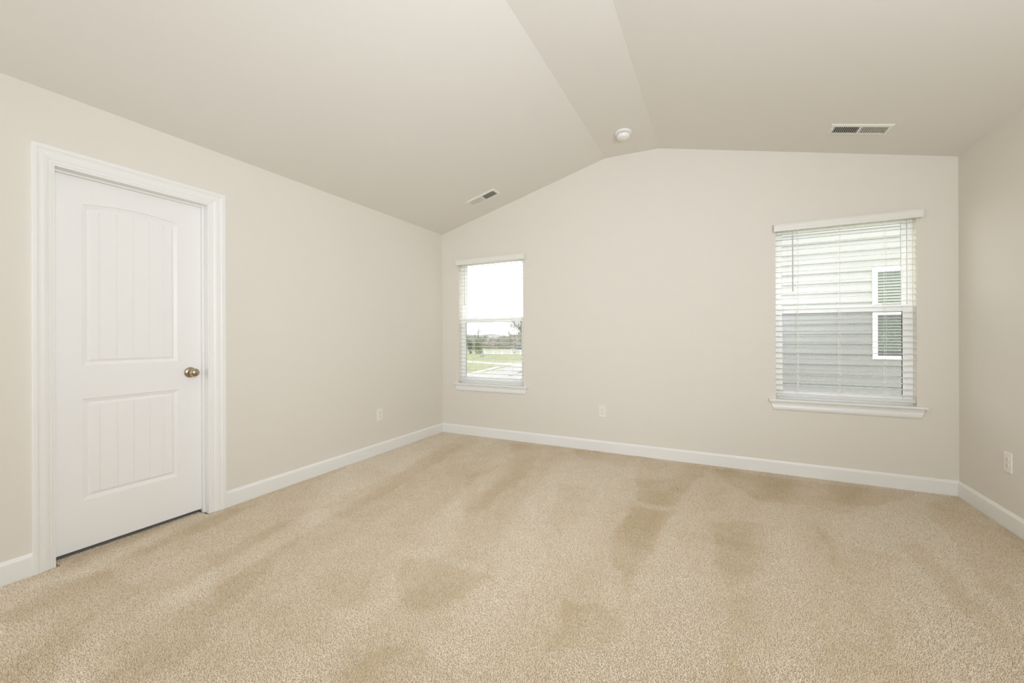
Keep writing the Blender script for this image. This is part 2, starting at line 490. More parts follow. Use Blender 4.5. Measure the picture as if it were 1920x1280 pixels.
# ---------------------------------------------------------------- windows
def make_window(name, o, label, far):
    x0, x1, z0, z1 = o
    zs = z0 + 0.007           # finished sill board top
    t = empty(name, ((x0 + x1) / 2, 0.085, z0), label, 'window', kind='structure')
    fy0, fy1 = 0.066, WT + 0.01
    fw_ = 0.022
    bm = NB()
    box(bm, x0, x0 + fw_, fy0, fy1, zs, z1, 0.002)
    box(bm, x1 - fw_, x1, fy0, fy1, zs, z1, 0.002)
    box(bm, x0 + fw_, x1 - fw_, fy0, fy1, z1 - 0.018, z1, 0.002)
    box(bm, x0 + fw_, x1 - fw_, fy0, fy1, zs, zs + 0.028, 0.002)
    # slim inner track ribs on both sides
    for xa, s in ((x0 + fw_, 1), (x1 - fw_, -1)):
        box(bm, min(xa, xa + s * 0.006), max(xa, xa + s * 0.006), fy0 + 0.004, fy0 + 0.008, zs + 0.03, z1 - 0.02)
    obj('window_frame', bm, M_VINYL, t)
    mz = 1.355 + (z0 - 0.600) * 0.6
    a, b = x0 + fw_ + 0.001, x1 - fw_ - 0.001
    def sash(nm, ya, yb, za, zb, st, rb, rtp):
        bm = NB()
        box(bm, a, a + st, ya, yb, za, zb, 0.003)
        box(bm, b - st, b, ya, yb, za, zb, 0.003)
        box(bm, a + st, b - st, ya, yb, za, za + rb, 0.003)
        box(bm, a + st, b - st, ya, yb, zb - rtp, zb, 0.003)
        s = obj(nm, bm, M_VINYL, t)
        ym = (ya + yb) / 2
        bm = NB(); box(bm, a + st - 0.004, b - st + 0.004, ym - 0.002, ym + 0.002, za + rb - 0.004, zb - rtp + 0.004)
        obj('pane', bm, M_GLASS, s)
        bm = NB()
        g = 0.003
        wf, wn = (0.005, 0.001) if nm == 'lower_sash' else (0.0022, 0.0008)
        gl, gr = (wf, wn) if far < 0 else (wn, wf)
        A, B, C, D = a + st, b - st, za + rb, zb - rtp
        for q in ((A, A + gl, C, D), (B - gr, B, C, D), (A + gl, B - gr, D - (g if nm == 'lower_sash' else 0.0008), D)):
            box(bm, q[0], q[1], ym - 0.004, ym - 0.0021, q[2], q[3])
        tag(obj('gasket', bm, M_GASK, s), 'dark gasket line around the pane')
        return s
    sash('upper_sash', 0.100, 0.122, mz - 0.012, z1 - 0.019, 0.032, 0.034, 0.022)
    lo = sash('lower_sash', 0.072, 0.095, zs + 0.029, mz + 0.030, 0.034, 0.036, 0.052)
    for k in (0.22, 0.78):
        lx = a + (b - a) * k
        bm = NB()
        box(bm, lx - 0.028, lx + 0.028, 0.071, 0.094, mz + 0.030, mz + 0.037, 0.002)
        box(bm, lx - 0.006, lx + 0.020, 0.076, 0.084, mz + 0.037, mz + 0.046, 0.002)
        obj('sash_lock', bm, M_VINYL, lo)
    bm = NB(); box(bm, a, b, 0.127, 0.1285, zs + 0.029, mz + 0.01)
    tag(obj('insect_screen', bm, M_MESH, t), 'fine grey insect screen over the lower half')
    # stool with horns, and moulded apron
    sx0, sx1 = x0 - 0.052, x1 + 0.052
    bm = NB()
    vs_ = [(sx0, -0.042), (sx1, -0.042), (sx1, 0.0), (x1, 0.0), (x1, 0.066), (x0, 0.066), (x0, 0.0), (sx0, 0.0)]
    lo_v = [bm.verts.new((x, y, zs - 0.019)) for x, y in vs_]
    hi_v = [bm.verts.new((x, y, zs)) for x, y in vs_]
    bm.faces.new(lo_v[::-1]); bm.faces.new(hi_v)
    for i in range(8):
        bm.faces.new((lo_v[i], lo_v[(i + 1) % 8], hi_v[(i + 1) % 8], hi_v[i]))
    es = [e for e in bm.edges if all(abs(q.co.y + 0.042) < 1e-4 for q in e.verts) and abs(e.verts[0].co.z - e.verts[1].co.z) < 1e-5]
    bmesh.ops.bevel(bm, geom=es, offset=0.006, segments=3, affect='EDGES')
    obj('window_stool', bm, M_TRIM, t)
    ap = [(0, 0), (-0.013, 0), (-0.0165, -0.006), (-0.0165, -0.016), (-0.0125, -0.020), (-0.0125, -0.026), (-0.016, -0.032), (-0.0185, -0.046), (-0.017, -0.060), (-0.010, -0.071), (-0.003, -0.074), (0, -0.074)]
    ax0, ax1 = x0 - 0.036, x1 + 0.036
    bm = NB()
    fr = []
    for xx, s in ((ax0, 1), (ax1, -1)):
        fr.append((xx, s))
    rings = []
    for xx, s in fr:
        rings.append([bm.verts.new((xx + s * (0.018 if v < -0.045 else 0.006 if v < -0.02 else 0.0) * (min(1, (-v) / 0.07)), u, zs - 0.019 + v)) for u, v in ap])
    n = len(ap)
    for i in range(n):
        j = (i + 1) % n
        bm.faces.new((rings[0][i], rings[0][j], rings[1][j], rings[1][i]))
    bm.faces.new(rings[0][::-1]); bm.faces.new(rings[1])
    obj('apron', bm, M_TRIM, t)
    return t


make_window('window_1', W1, 'white double hung window beside the far left corner, looking onto a road', -1)
make_window('window_2', W2, 'white double hung window toward the right corner, looking onto grey siding', 1)


def make_blind(o, label, val, wand_x, wand_len, ladders):
    x0, x1, z0, z1 = o
    zs = z0 + 0.007
    t = empty('window_blind', ((x0 + x1) / 2, 0.0, z1), label, 'blind', 'horizontal blinds in the two windows')
    vx0, vx1, vz0, vz1 = val
    bm = NB()
    vp = [(0, vz0), (-0.002, vz0 + 0.004), (-0.005, vz0 + 0.006), (-0.006, vz0 + 0.014), (-0.008, vz0 + 0.018), (-0.008, vz1 - 0.014), (-0.006, vz1 - 0.010), (-0.005, vz1 - 0.004), (-0.002, vz1), (0.003, vz1), (0.003, vz0)]
    sweep(bm, [(u - 0.045, v) for u, v in vp], [((vx0, 0, 0), (0, 1, 0), (0, 0, 1)), ((vx1, 0, 0), (0, 1, 0), (0, 0, 1))])
    for xa, xb in ((vx0, vx0 + 0.008), (vx1 - 0.008, vx1)):   # returns to the wall
        box(bm, xa, xb, -0.043, -0.0005, vz0, vz1, 0.001)
    obj('valance', bm, M_VAL, t)
    bm = NB(); box(bm, x0 + 0.004, x1 - 0.004, 0.004, 0.056, z1 - 0.040, z1 - 0.001, 0.002)
    obj('headrail', bm, M_BLIND, t)
    # slats, open flat, with a gentle crown
    bm = NB()
    z = z1 - 0.066
    yc, hw, tilt = 0.030, 0.0215, 0.045
    low = zs + 0.075
    nsl = int((z - low) / 0.0455) + 1
    pitch = (z - low) / nsl
    for k in range(nsl + 1):
        zz = z - pitch * k
        ring = []
        for xx in (x0 + 0.005, x1 - 0.005):
            top = [(yc - hw + 2 * hw * i / 4, zz + 0.0016 * (1 - ((i - 2) / 2) ** 2) + tilt * hw * (i - 2) / 2) for i in range(5)]
            bot = [(y, q - 0.0021) for y, q in top[::-1]]
            ring.append([bm.verts.new((xx, y, q)) for y, q in top + bot])
        n = 10
        for i in range(n):
            bm.faces.new((ring[0][i], ring[0][(i + 1) % n], ring[1][(i + 1) % n], ring[1][i]))
        bm.faces.new(ring[0][::-1]); bm.faces.new(ring[1])
    obj('slats', bm, M_BLIND, t)
    bz0, bz1 = zs + 0.022, zs + 0.044
    bm = NB(); box(bm, x0 + 0.004, x1 - 0.004, yc - 0.027, yc + 0.027, bz0, bz1, 0.004)
    rail = obj('bottom_rail', bm, M_BLIND, t)
    for lx in ladders:
        bm = NB()
        for yy in (yc - hw - 0.0012, yc + hw + 0.0012):
            tube(bm, (lx, yy, bz1 - 0.004), (lx, yy, z1 - 0.040), 0.0011, n=6)
        tube(bm, (lx + 0.006, yc, bz1 - 0.004), (lx + 0.006, yc, z1 - 0.040), 0.0009, n=6)
        for k in range(nsl + 1):
            zz = z - pitch * k - 0.0012
            tube(bm, (lx, yc - hw - 0.0012, zz), (lx, yc + hw + 0.0012, zz), 0.0007, n=4)
        obj('ladder_cord', bm, M_CORD, t)
        bm = NB()
        tube(bm, (lx, yc - 0.008, bz0 - 0.0015), (lx, yc - 0.008, bz0 + 0.001), 0.006, n=12)
        obj('cord_button', bm, M_CORD, rail)
    bm = NB()
    zt = vz0 + 0.010
    tube(bm, (wand_x, -0.012, zt), (wand_x, -0.012, zt - wand_len), 0.0042, n=8)
    tube(bm, (wand_x, -0.012, zt - wand_len), (wand_x, -0.012, zt - wand_len - 0.012), 0.0055, 0.0045, n=8)
    tube(bm, (wand_x, 0.010, zt + 0.006), (wand_x, -0.012, zt - 0.004), 0.002, n=6)
    tag(obj('tilt_wand', bm, M_WAND, t, 40), 'grey clear plastic tilt wand')
    return t


make_blind(W1, 'white slatted blind in the window by the left corner, sky and road behind it', (0.229, 1.133, 2.008, 2.073), 0.330, 0.47, (0.425, 0.692, 0.953))
make_blind(W2, 'white slatted blind in the right window, grey siding behind it', (3.444, 4.372, 2.026, 2.088), 3.578, 0.50, (3.616, 3.893, 4.176))


# ---------------------------------------------------------------- wall outlets
def make_outlet(mtx, label):
    """local x across, y up, z out of the wall"""
    t = empty('wall_outlet', mtx.translation, label, 'electrical outlet', 'white wall outlets')
    bm = NB()
    w, h, d = 0.037, 0.0605, 0.0055
    v0 = [(-w, -h, 0), (w, -h, 0), (w, h, 0), (-w, h, 0)]
    ins = 0.004
    v1 = [(-w, -h, 0.002), (w, -h, 0.002), (w, h, 0.002), (-w, h, 0.002)]
    v2 = [(-w + ins, -h + ins, d), (w - ins, -h + ins, d), (w - ins, h - ins, d), (-w + ins, h - ins, d)]
    R_ = [[bm.verts.new(mtx @ Vector(p)) for p in q] for q in (v0, v1, v2)]
    for A, B in zip(R_[:-1], R_[1:]):
        for i in range(4):
            bm.faces.new((A[i], A[(i + 1) % 4], B[(i + 1) % 4], B[i]))
    bm.faces.new(R_[0][::-1]); bm.faces.new(R_[2])
    obj('cover_plate', bm, M_PLATE, t)
    for s in (1, -1):
        cy = s * 0.0195
        bm = NB()
        pts = []
        for i in range(24):
            an = 2 * PI * i / 24
            pts.append((0.0172 * math.cos(an), cy + max(-0.0135, min(0.0135, 0.0172 * math.sin(an)))))
        lo_ = [bm.verts.new(mtx @ Vector((x, y, d - 0.0005))) for x, y in pts]
        hi_ = [bm.verts.new(mtx @ Vector((x * 0.96, cy + (y - cy) * 0.96, d + 0.0022))) for x, y in pts]
        for i in range(24):
            bm.faces.new((lo_[i], lo_[(i + 1) % 24], hi_[(i + 1) % 24], hi_[i]))
        bm.faces.new(hi_)
        r = obj('receptacle', bm, M_PLATE, t)
        bm = NB()
        for x, y, a, b in ((-0.0063, 0.004, 0.0011, 0.0042), (0.0063, 0.004, 0.0011, 0.0034)):
            q = [bm.verts.new(mtx @ Vector((x + i * a, cy + y + j * b, d + 0.0026))) for i, j in ((-1, -1), (1, -1), (1, 1), (-1, 1))]
            q2 = [bm.verts.new(mtx @ Vector((x + i * a, cy + y + j * b, d + 0.001))) for i, j in ((-1, -1), (1, -1), (1, 1), (-1, 1))]
            bm.faces.new(q)
            for i in range(4):
                bm.faces.new((q2[i], q2[(i + 1) % 4], q[(i + 1) % 4], q[i]))
        lathe(bm, [(0.0026, 0.001), (0.0026, 0.0026), (0, 0.0026)], mtx @ Matrix.Translation((0, cy - 0.0068, d)), 12)
        tag(obj('slots', bm, M_SLOT, r), 'dark plug slots')
    bm = NB(); lathe(bm, [(0.0034, 0.0), (0.0034, 0.001), (0.002, 0.0015), (0, 0.0015)], mtx @ Matrix.Translation((0, 0, d)), 14)
    obj('screw', bm, M_SCREW, t)
    return t


def frame_m(o, x, y):
    x, y = Vector(x), Vector(y)
    m = Matrix((x, y, x.cross(y))).transposed().to_4x4()
    m.translation = o
    return m


make_outlet(frame_m((0, -1.045, 0.384), (0, 1, 0), (0, 0, 1)), 'white outlet on the left wall, between the door and the corner')
make_outlet(frame_m((1.978, 0, 0.400), (1, 0, 0), (0, 0, 1)), 'white outlet on the far wall, between the two windows')
make_outlet(frame_m((W, -0.556, 0.392), (0, -1, 0), (0, 0, 1)), 'white outlet on the right wall, near the right photo edge')


# ---------------------------------------------------------------- ceiling registers
def make_vent(origin, xdir, label):
    """local x along the length (down the slope), y across, z = out of the ceiling (downwards)"""
    xd = Vector(xdir).normalized()
    yd = Vector((0, -1, 0)) if xd.x > 0 else Vector((0, 1, 0))
    m = frame_m(origin, xd, yd)
    if m.to_3x3().col[2].z > 0:
        m = frame_m(origin, xd, -yd)
    t = empty('air_vent', origin, label, 'air vent', 'white ceiling registers')
    L, B, fl = 0.176, 0.078, 0.026
    def qbox(bm, x0, x1, y0, y1, z0, z1):
        n0 = len(bm.verts)
        box(bm, x0, x1, y0, y1, z0, z1)
        bm.verts.ensure_lookup_table()
        for v in bm.verts[n0:]: v.co = m @ v.co
    bm = NB()
    # bevelled flange ring
    rings = []
    for x, y, z in ((L, B, 0.0), (L, B, 0.0015), (L - 0.007, B - 0.007, 0.008), (L - fl, B - fl, 0.0100), (L - fl, B - fl, 0.0)):
        rings.append([bm.verts.new(m @ Vector((i * x, j * y, z))) for i, j in ((-1, -1), (1, -1), (1, 1), (-1, 1))])
    for A, C in zip(rings[:-1], rings[1:]):
        for i in range(4):
            bm.faces.new((A[i], A[(i + 1) % 4], C[(i + 1) % 4], C[i]))
    qbox(bm, -0.007, 0.007, -B + fl, B - fl, 0.0002, 0.0098)
    obj('flange', bm, M_VENT, t)
    bm = NB()
    qbox(bm, -L + fl, L - fl, -B + fl, B - fl, 0.0003, 0.0010)
    tag(obj('damper', bm, M_RECESS, t), 'damper plate coloured dark for the shade behind the louvres')  # dark colour stands in for the shaded duct
    n = 12
    for s in (-1, 1):
        bm = NB()
        x0, x1 = 0.009, L - fl - 0.001
        for k in range(n):
            xc = s * (x0 + (x1 - x0) * (k + 0.5) / n)
            # blade leaning outwards as it comes down
            p = [(xc - s * 0.0030, 0.0010), (xc - s * 0.0012, 0.0010), (xc + s * 0.0026, 0.0094), (xc + s * 0.0010, 0.0094)]
            A = [bm.verts.new(m @ Vector((x, -B + fl, z))) for x, z in p]
            C = [bm.verts.new(m @ Vector((x, B - fl, z))) for x, z in p]
            for i in range(4):
                bm.faces.new((A[i], A[(i + 1) % 4], C[(i + 1) % 4], C[i]))
            bm.faces.new(A[::-1]); bm.faces.new(C)
        obj('louvre_bank', bm, M_VENT, t)
    bm = NB()
    qbox(bm, -L + fl - 0.008, -L + fl - 0.003, -0.012, 0.012, 0.008, 0.016)
    obj('damper_lever', bm, M_VENT, t)
    for s in (-1, 1):
        bm = NB(); lathe(bm, [(0.004, 0), (0.0035, 0.0015), (0, 0.002)], m @ Matrix.Translation((s * (L - 0.012), 0, 0.0080)), 12)
        obj('screw', bm, M_VENT, t)
    return t


sl = (HA - HL) / XA
sr = (HR - HB) / (W - XB)
x = 0.815; make_vent((x, -0.380, HL + sl * x - 0.0003), (1, 0, sl), 'white register on the left ceiling slope, above the corner window')
x = 3.912; make_vent((x, -0.426, HB + sr * (x - XB) - 0.0003), (1, 0, sr), 'white register on the right ceiling slope, above the right window')

# ---------------------------------------------------------------- smoke detector
sx, sy = 2.288, -0.455
sz = ceil_z(sx)
dm = Matrix.Translation((sx, sy, sz)) @ Matrix.Rotation(PI, 4, 'X')
t = empty('smoke_detector', (sx, sy, sz), 'round white smoke detector on the flat ridge of the ceiling', 'smoke detector')
bm = NB(); lathe(bm, [(0, 0.0), (0.070, 0.0), (0.072, 0.004), (0.071, 0.012), (0.066, 0.016), (0.052, 0.017), (0, 0.017)], dm, 48)
obj('mounting_base', bm, M_SMOKE, t, 35)
bm = NB(); lathe(bm, [(0, 0.0165), (0.047, 0.0165), (0.047, 0.023), (0, 0.023)], dm, 48)
tag(obj('gap_shade', bm, M_RECESS, t, 35), 'dark slotted gap around the detector')  # solid dark core in place of the shade inside the gap
bm = NB(); lathe(bm, [(0, 0.022), (0.053, 0.022), (0.0555, 0.025), (0.0555, 0.036), (0.052, 0.047), (0.044, 0.055), (0.034, 0.0575), (0.031, 0.056), (0.029, 0.0575), (0, 0.0585)], dm, 48)
hd = obj('detector_head', bm, M_SMOKE, t, 50)
bm = NB()
for k in range(36):
    an = 2 * PI * k / 36
    if k % 9 == 0: continue
    c, s = math.cos(an), math.sin(an)
    p = [dm @ Vector((0.0500 * c - q * s, 0.0500 * s + q * c, h)) for q, h in ((-0.0012, 0.0168), (0.0012, 0.0168), (0.0012, 0.0215), (-0.0012, 0.0215))]
    p2 = [dm @ Vector((0.0475 * c - q * s, 0.0475 * s + q * c, h)) for q, h in ((-0.0012, 0.0168), (0.0012, 0.0168), (0.0012, 0.0215), (-0.0012, 0.0215))]
    A = [bm.verts.new(v) for v in p]; B_ = [bm.verts.new(v) for v in p2]
    bm.faces.new(A)
    for i in range(4): bm.faces.new((A[i], A[(i + 1) % 4], B_[(i + 1) % 4], B_[i]))
obj('vent_rib', bm, M_SMOKE, hd)
bm = NB(); lathe(bm, [(0.011, 0.0578), (0.010, 0.0605), (0, 0.061)], dm @ Matrix.Translation((0.012, 0.004, 0)), 20)
obj('test_button', bm, M_SMOKE, hd, 40)

# ================================================================ OUTSIDE
GZ = -2.9     # ground level: the room is upstairs
# neighbour's house, parallel to the far wall
NY = 3.67
nh = empty('neighbour_house', (6.5, NY + 3, GZ), 'grey lap sided house next door, seen through the right window', 'house')
bm = NB()
ex = 0.155
nx0, nx1 = 2.7, 10.5
nwx0, nwx1, nwz0, nwz1 = 5.057, 5.96, 0.80, 2.15
rows = int((4.1 - GZ) / ex)
zoff = 0.046
for k in range(rows):
    z0 = GZ + zoff + k * ex
    z1 = z0 + ex
    spans = [(nx0, nx1)]
    if z1 > nwz0 and z0 < nwz1: spans = [(nx0, nwx0 + 0.02), (nwx1 - 0.02, nx1)]
    pieces = [(a, b, z0, z1) for a, b in spans]
    if z0 < nwz0 < z1: pieces.append((nwx0 + 0.02, nwx1 - 0.02, z0, nwz0 + 0.012))
    if z0 < nwz1 < z1: pieces.append((nwx0 + 0.02, nwx1 - 0.02, nwz1 - 0.02, z1))
    for a, b, za, zb in pieces:
        front = lambda z: NY - 0.030 + 0.028 * (z - z0 - 0.008) / ex
        ztop = z1 + 0.008 if zb == z1 else zb
        if za == z0:
            p = [(front(za + 0.008), za + 0.008), (front(ztop), ztop), (NY + 0.012, ztop), (NY + 0.012, za), (NY - 0.010, za)]
        else:
            p = [(front(za + 0.001), za + 0.001), (front(ztop), ztop), (NY + 0.012, ztop), (NY + 0.012, za), (front(za), za)]
        A = [bm.verts.new((a, y, z)) for y, z in p]
        C = [bm.verts.new((b, y, z)) for y, z in p]
        for i in range(5): bm.faces.new((A[i], A[(i + 1) % 5], C[(i + 1) % 5], C[i]))
        bm.faces.new(A[::-1]); bm.faces.new(C)
box(bm, nx0, nx1, NY + 0.1, NY + 7, GZ, 4.1)
box(bm, nx0, nwx0 + 0.02, NY + 0.011, NY + 0.1, GZ, 4.1)
box(bm, nwx1 - 0.02, nx1, NY + 0.011, NY + 0.1, GZ, 4.1)
box(bm, nwx0 + 0.02, nwx1 - 0.02, NY + 0.011, NY + 0.1, GZ, nwz0 + 0.02)
box(bm, nwx0 + 0.02, nwx1 - 0.02, NY + 0.011, NY + 0.1, nwz1 - 0.02, 4.1)
obj('siding', bm, M_SIDE, nh)
bm = NB()
sweep(bm, [(-0.35, 4.1), (7.35, 4.1), (7.35, 4.25), (3.5, 6.0), (-0.35, 4.25)], [((nx0 - 0.3, NY, 0), (0, 1, 0), (0, 0, 1)), ((nx1 + 0.3, NY, 0), (0, 1, 0), (0, 0, 1))])
obj('roof', bm, M_ROOF, nh)
bm = NB()
tw = 0.058
y0, y1 = NY - 0.035, NY + 0.05
box(bm, nwx0, nwx0 + tw, y0, y1, nwz0, nwz1, 0.004)
box(bm, nwx1 - tw, nwx1, y0, y1, nwz0, nwz1, 0.004)
box(bm, nwx0 + tw, nwx1 - tw, y0, y1, nwz1 - tw, nwz1, 0.004)
box(bm, nwx0 + tw, nwx1 - tw, y0, y1, nwz0, nwz0 + tw, 0.004)
nmz = (nwz0 + nwz1) / 2
box(bm, nwx0 + tw, nwx1 - tw, y0 + 0.015, y1, nmz - 0.02, nmz + 0.02, 0.004)
nw = tag(obj('house_window', bm, M_WTRIM, nh), 'white framed window of the house next door')
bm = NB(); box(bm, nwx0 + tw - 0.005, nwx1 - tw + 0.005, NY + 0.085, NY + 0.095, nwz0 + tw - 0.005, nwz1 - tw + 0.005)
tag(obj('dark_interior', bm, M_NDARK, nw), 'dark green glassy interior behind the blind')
bm = NB()
z = nwz1 - tw - 0.02
while z > nwz0 + tw + 0.06:
    A = [bm.verts.new((xx, yy, zz)) for xx in (nwx0 + tw + 0.004, nwx1 - tw - 0.004) for yy, zz in ((NY + 0.052, z - 0.026), (NY + 0.075, z), (NY + 0.077, z - 0.001), (NY + 0.054, z - 0.027))]
    for i in range(4): bm.faces.new((A[i], A[(i + 1) % 4], A[4 + (i + 1) % 4], A[4 + i]))
    bm.faces.new(A[:4][::-1]); bm.faces.new(A[4:])
    z -= 0.043
tag(obj('window_blind_slats', bm, M_NBLIND, nw), 'green tinted slats inside the neighbouring window')
bm = NB(); box(bm, nwx0 + tw - 0.004, nwx1 - tw + 0.004, NY + 0.030, NY + 0.034, nwz0 + tw - 0.004, nwz1 - tw + 0.004)
obj('pane', bm, M_GLASS, nw)

CAMP = Vector(M.translation)


def at(px, depth, z=GZ):
    """world point along the line of sight of a photo column, at an optical depth"""
    p = CAMP + fw * depth + rt * ((px - 960) / 760.97 * depth)
    return Vector((p.x, p.y, z))


def gpt(px, py):
    """ground point seen at a photo pixel"""
    d = fw + rt * ((px - 960) / 760.97) - up * ((py - 630.9 - 0.0039 * (px - 960)) / 760.97)
    k = (GZ - CAMP.z) / d.z
    return CAMP + d * k


def slab(name, pts, h, m, label, cat):
    bm = NB()
    lo_ = [bm.verts.new((p.x, p.y, GZ - 0.05)) for p in pts]
    hi_ = [bm.verts.new((p.x, p.y, GZ + h)) for p in pts]
    n = len(pts)
    bm.faces.new(lo_[::-1]); bm.faces.new(hi_)
    for i in range(n): bm.faces.new((lo_[i], lo_[(i + 1) % n], hi_[(i + 1) % n], hi_[i]))
    return tag(obj(name, bm, m), label, cat, kind='structure')


bm = NB(); box(bm, -600, 600, 0.4, 800, GZ - 0.4, GZ)
tag(obj('lawn', bm, M_GRASS), 'green lawn outside the corner window', 'lawn', kind='structure')
slab('cross_street', [gpt(700, 671), gpt(876, 675.5), gpt(940, 679), gpt(1100, 680), gpt(1100, 692), gpt(982, 686), gpt(960, 684.8), gpt(876, 678.5), gpt(700, 676)], 0.02, M_CONC, 'pale road crossing in front of the fence', 'road')
slab('street', [gpt(840, 725), gpt(876, 704), gpt(915, 696), gpt(950, 688), gpt(966, 684.5), gpt(1100, 690), gpt(1300, 800), gpt(900, 800)], 0.03, M_ROAD, 'pale road running from lower right to the crossing', 'road')
slab('sidewalk', [gpt(840, 708), gpt(876, 700), gpt(908, 692.5), gpt(935, 686.5), gpt(944, 686.2), gpt(920, 692.5), gpt(885, 701.5), gpt(840, 714)], 0.04, M_CONC, 'pale sidewalk strip between grass and road', 'sidewalk')
slab('road_patch', [gpt(951, 705), gpt(957, 703.2), gpt(968, 702.2), gpt(972, 702.8), gpt(958, 705)], 0.035, M_TAR, 'small dark patch in the road', 'road patch')
slab('road_patch', [gpt(968, 699.5), gpt(976, 696.6), gpt(984, 695.6), gpt(984, 697.4), gpt(974, 699.8)], 0.035, M_TAR, 'dark patch in the road at the window edge', 'road patch')

# hills on the horizon
bm = NB()
hp = []
random.seed(3)
for i in range(41):
    px = 700 + i * 12
    top = 629 - 3.0 * math.sin((px - 850) * 0.035) - 2.2 * math.sin((px - 840) * 0.09) + random.uniform(-0.4, 0.4)
    d = 420 + 20 * math.sin(i * 0.7)
    b = at(px, d); f = at(px, d - 140)
    zt = CAMP.z + (630.9 - top) * d / 760.97
    back = at(px, d + 160)
    hp.append((bm.verts.new((f.x, f.y, GZ)), bm.verts.new((b.x, b.y, max(zt, GZ + 1))), bm.verts.new((back.x, back.y, GZ))))
for a, b in zip(hp[:-1], hp[1:]):
    bm.faces.new((a[0], b[0], b[1], a[1])); bm.faces.new((a[1], b[1], b[2], a[2]))
tag(obj('hills', bm, M_HILL, smooth='all'), 'hazy low hills on the horizon', 'hills', kind='structure')

# white rail fence
fa, fb = gpt(908, 664.5), gpt(1010, 665.5)
fl_ = fb - fa
ft = empty('rail_fence', fa, 'long white rail fence beyond the road', 'fence')
nposts = max(6, int(fl_.length / 1.75))
fd = fl_.normalized()
fn = Vector((-fd.y, fd.x, 0))


def obox(bm, c, d, n, l, w, h):
    vs = [bm.verts.new(c + d * (i * l / 2) + n * (j * w / 2) + Vector((0, 0, k * h / 2))) for i in (-1, 1) for j in (-1, 1) for k in (-1, 1)]
    for q in ((0, 1, 3, 2), (4, 6, 7, 5), (0, 4, 5, 1), (2, 3, 7, 6), (0, 2, 6, 4), (1, 5, 7, 3)):
        bm.faces.new([vs[i] for i in q])


for k in range(nposts + 1):
    p = fa + fl_ * (k / nposts)
    bm = NB()
    obox(bm, p + Vector((0, 0, 0.56)), fd, fn, 0.16, 0.16, 1.12)
    obox(bm, p + Vector((0, 0, 1.14)), fd, fn, 0.20, 0.20, 0.05)
    obj('post', bm, M_FENCE, ft)
for h in (0.32, 0.66, 1.00):
    bm = NB(); obox(bm, (fa + fb) / 2 + Vector((0, 0, h)), fd, fn, fl_.length, 0.06, 0.16)
    obj('rail', bm, M_FENCE, ft)

# back of a diamond road sign
sp = gpt(904.5, 683)
sd = (sp - CAMP).dot(fw)
st_ = empty('road_sign', sp, 'grey back of a diamond shaped road sign on a thin post', 'sign')
bm = NB(); obox(bm, sp + Vector((0, 0, 1.0)), rt, fw, 0.06, 0.05, 2.0)
obj('post', bm, M_POST, st_)
cz = CAMP.z - (665.0 - 630.9 + 0.2) * sd / 760.97
hd_ = 6.4 * sd / 760.97
bm = NB()
c = Vector((sp.x, sp.y, cz)) - fw * 0.05
A = [bm.verts.new(c + rt * (i * hd_) + up * (j * hd_)) for i, j in ((0, -1), (1, 0), (0, 1), (-1, 0))]
B_ = [bm.verts.new(v.co + fw * 0.012) for v in A]
bm.faces.new(A); bm.faces.new(B_[::-1])
for i in range(4): bm.faces.new((A[i], A[(i + 1) % 4], B_[(i + 1) % 4], B_[i]))
obj('sign_plate', bm, M_SIGN, st_)


# ---------------------------------------------------------------- trees
def branch(bm, p, d, l, r, depth, tips, rng):
    e = p + d * l
    tube(bm, p, e, r, r * 0.62, n=6 if depth > 1 else 4, cap=depth == 0)
    if depth == 0:
        tips.append(e); return
    tips.append(e)
    for k in range(rng.randint(2, 4)):
        nd = (d + Vector((rng.uniform(-1, 1), rng.uniform(-1, 1), rng.uniform(-0.25, 0.7))) * 0.75).normalized()
        branch(bm, p.lerp(e, rng.uniform(0.6, 1.0)), nd, l * rng.uniform(0.6, 0.85), r * 0.55, depth - 1, tips, rng)


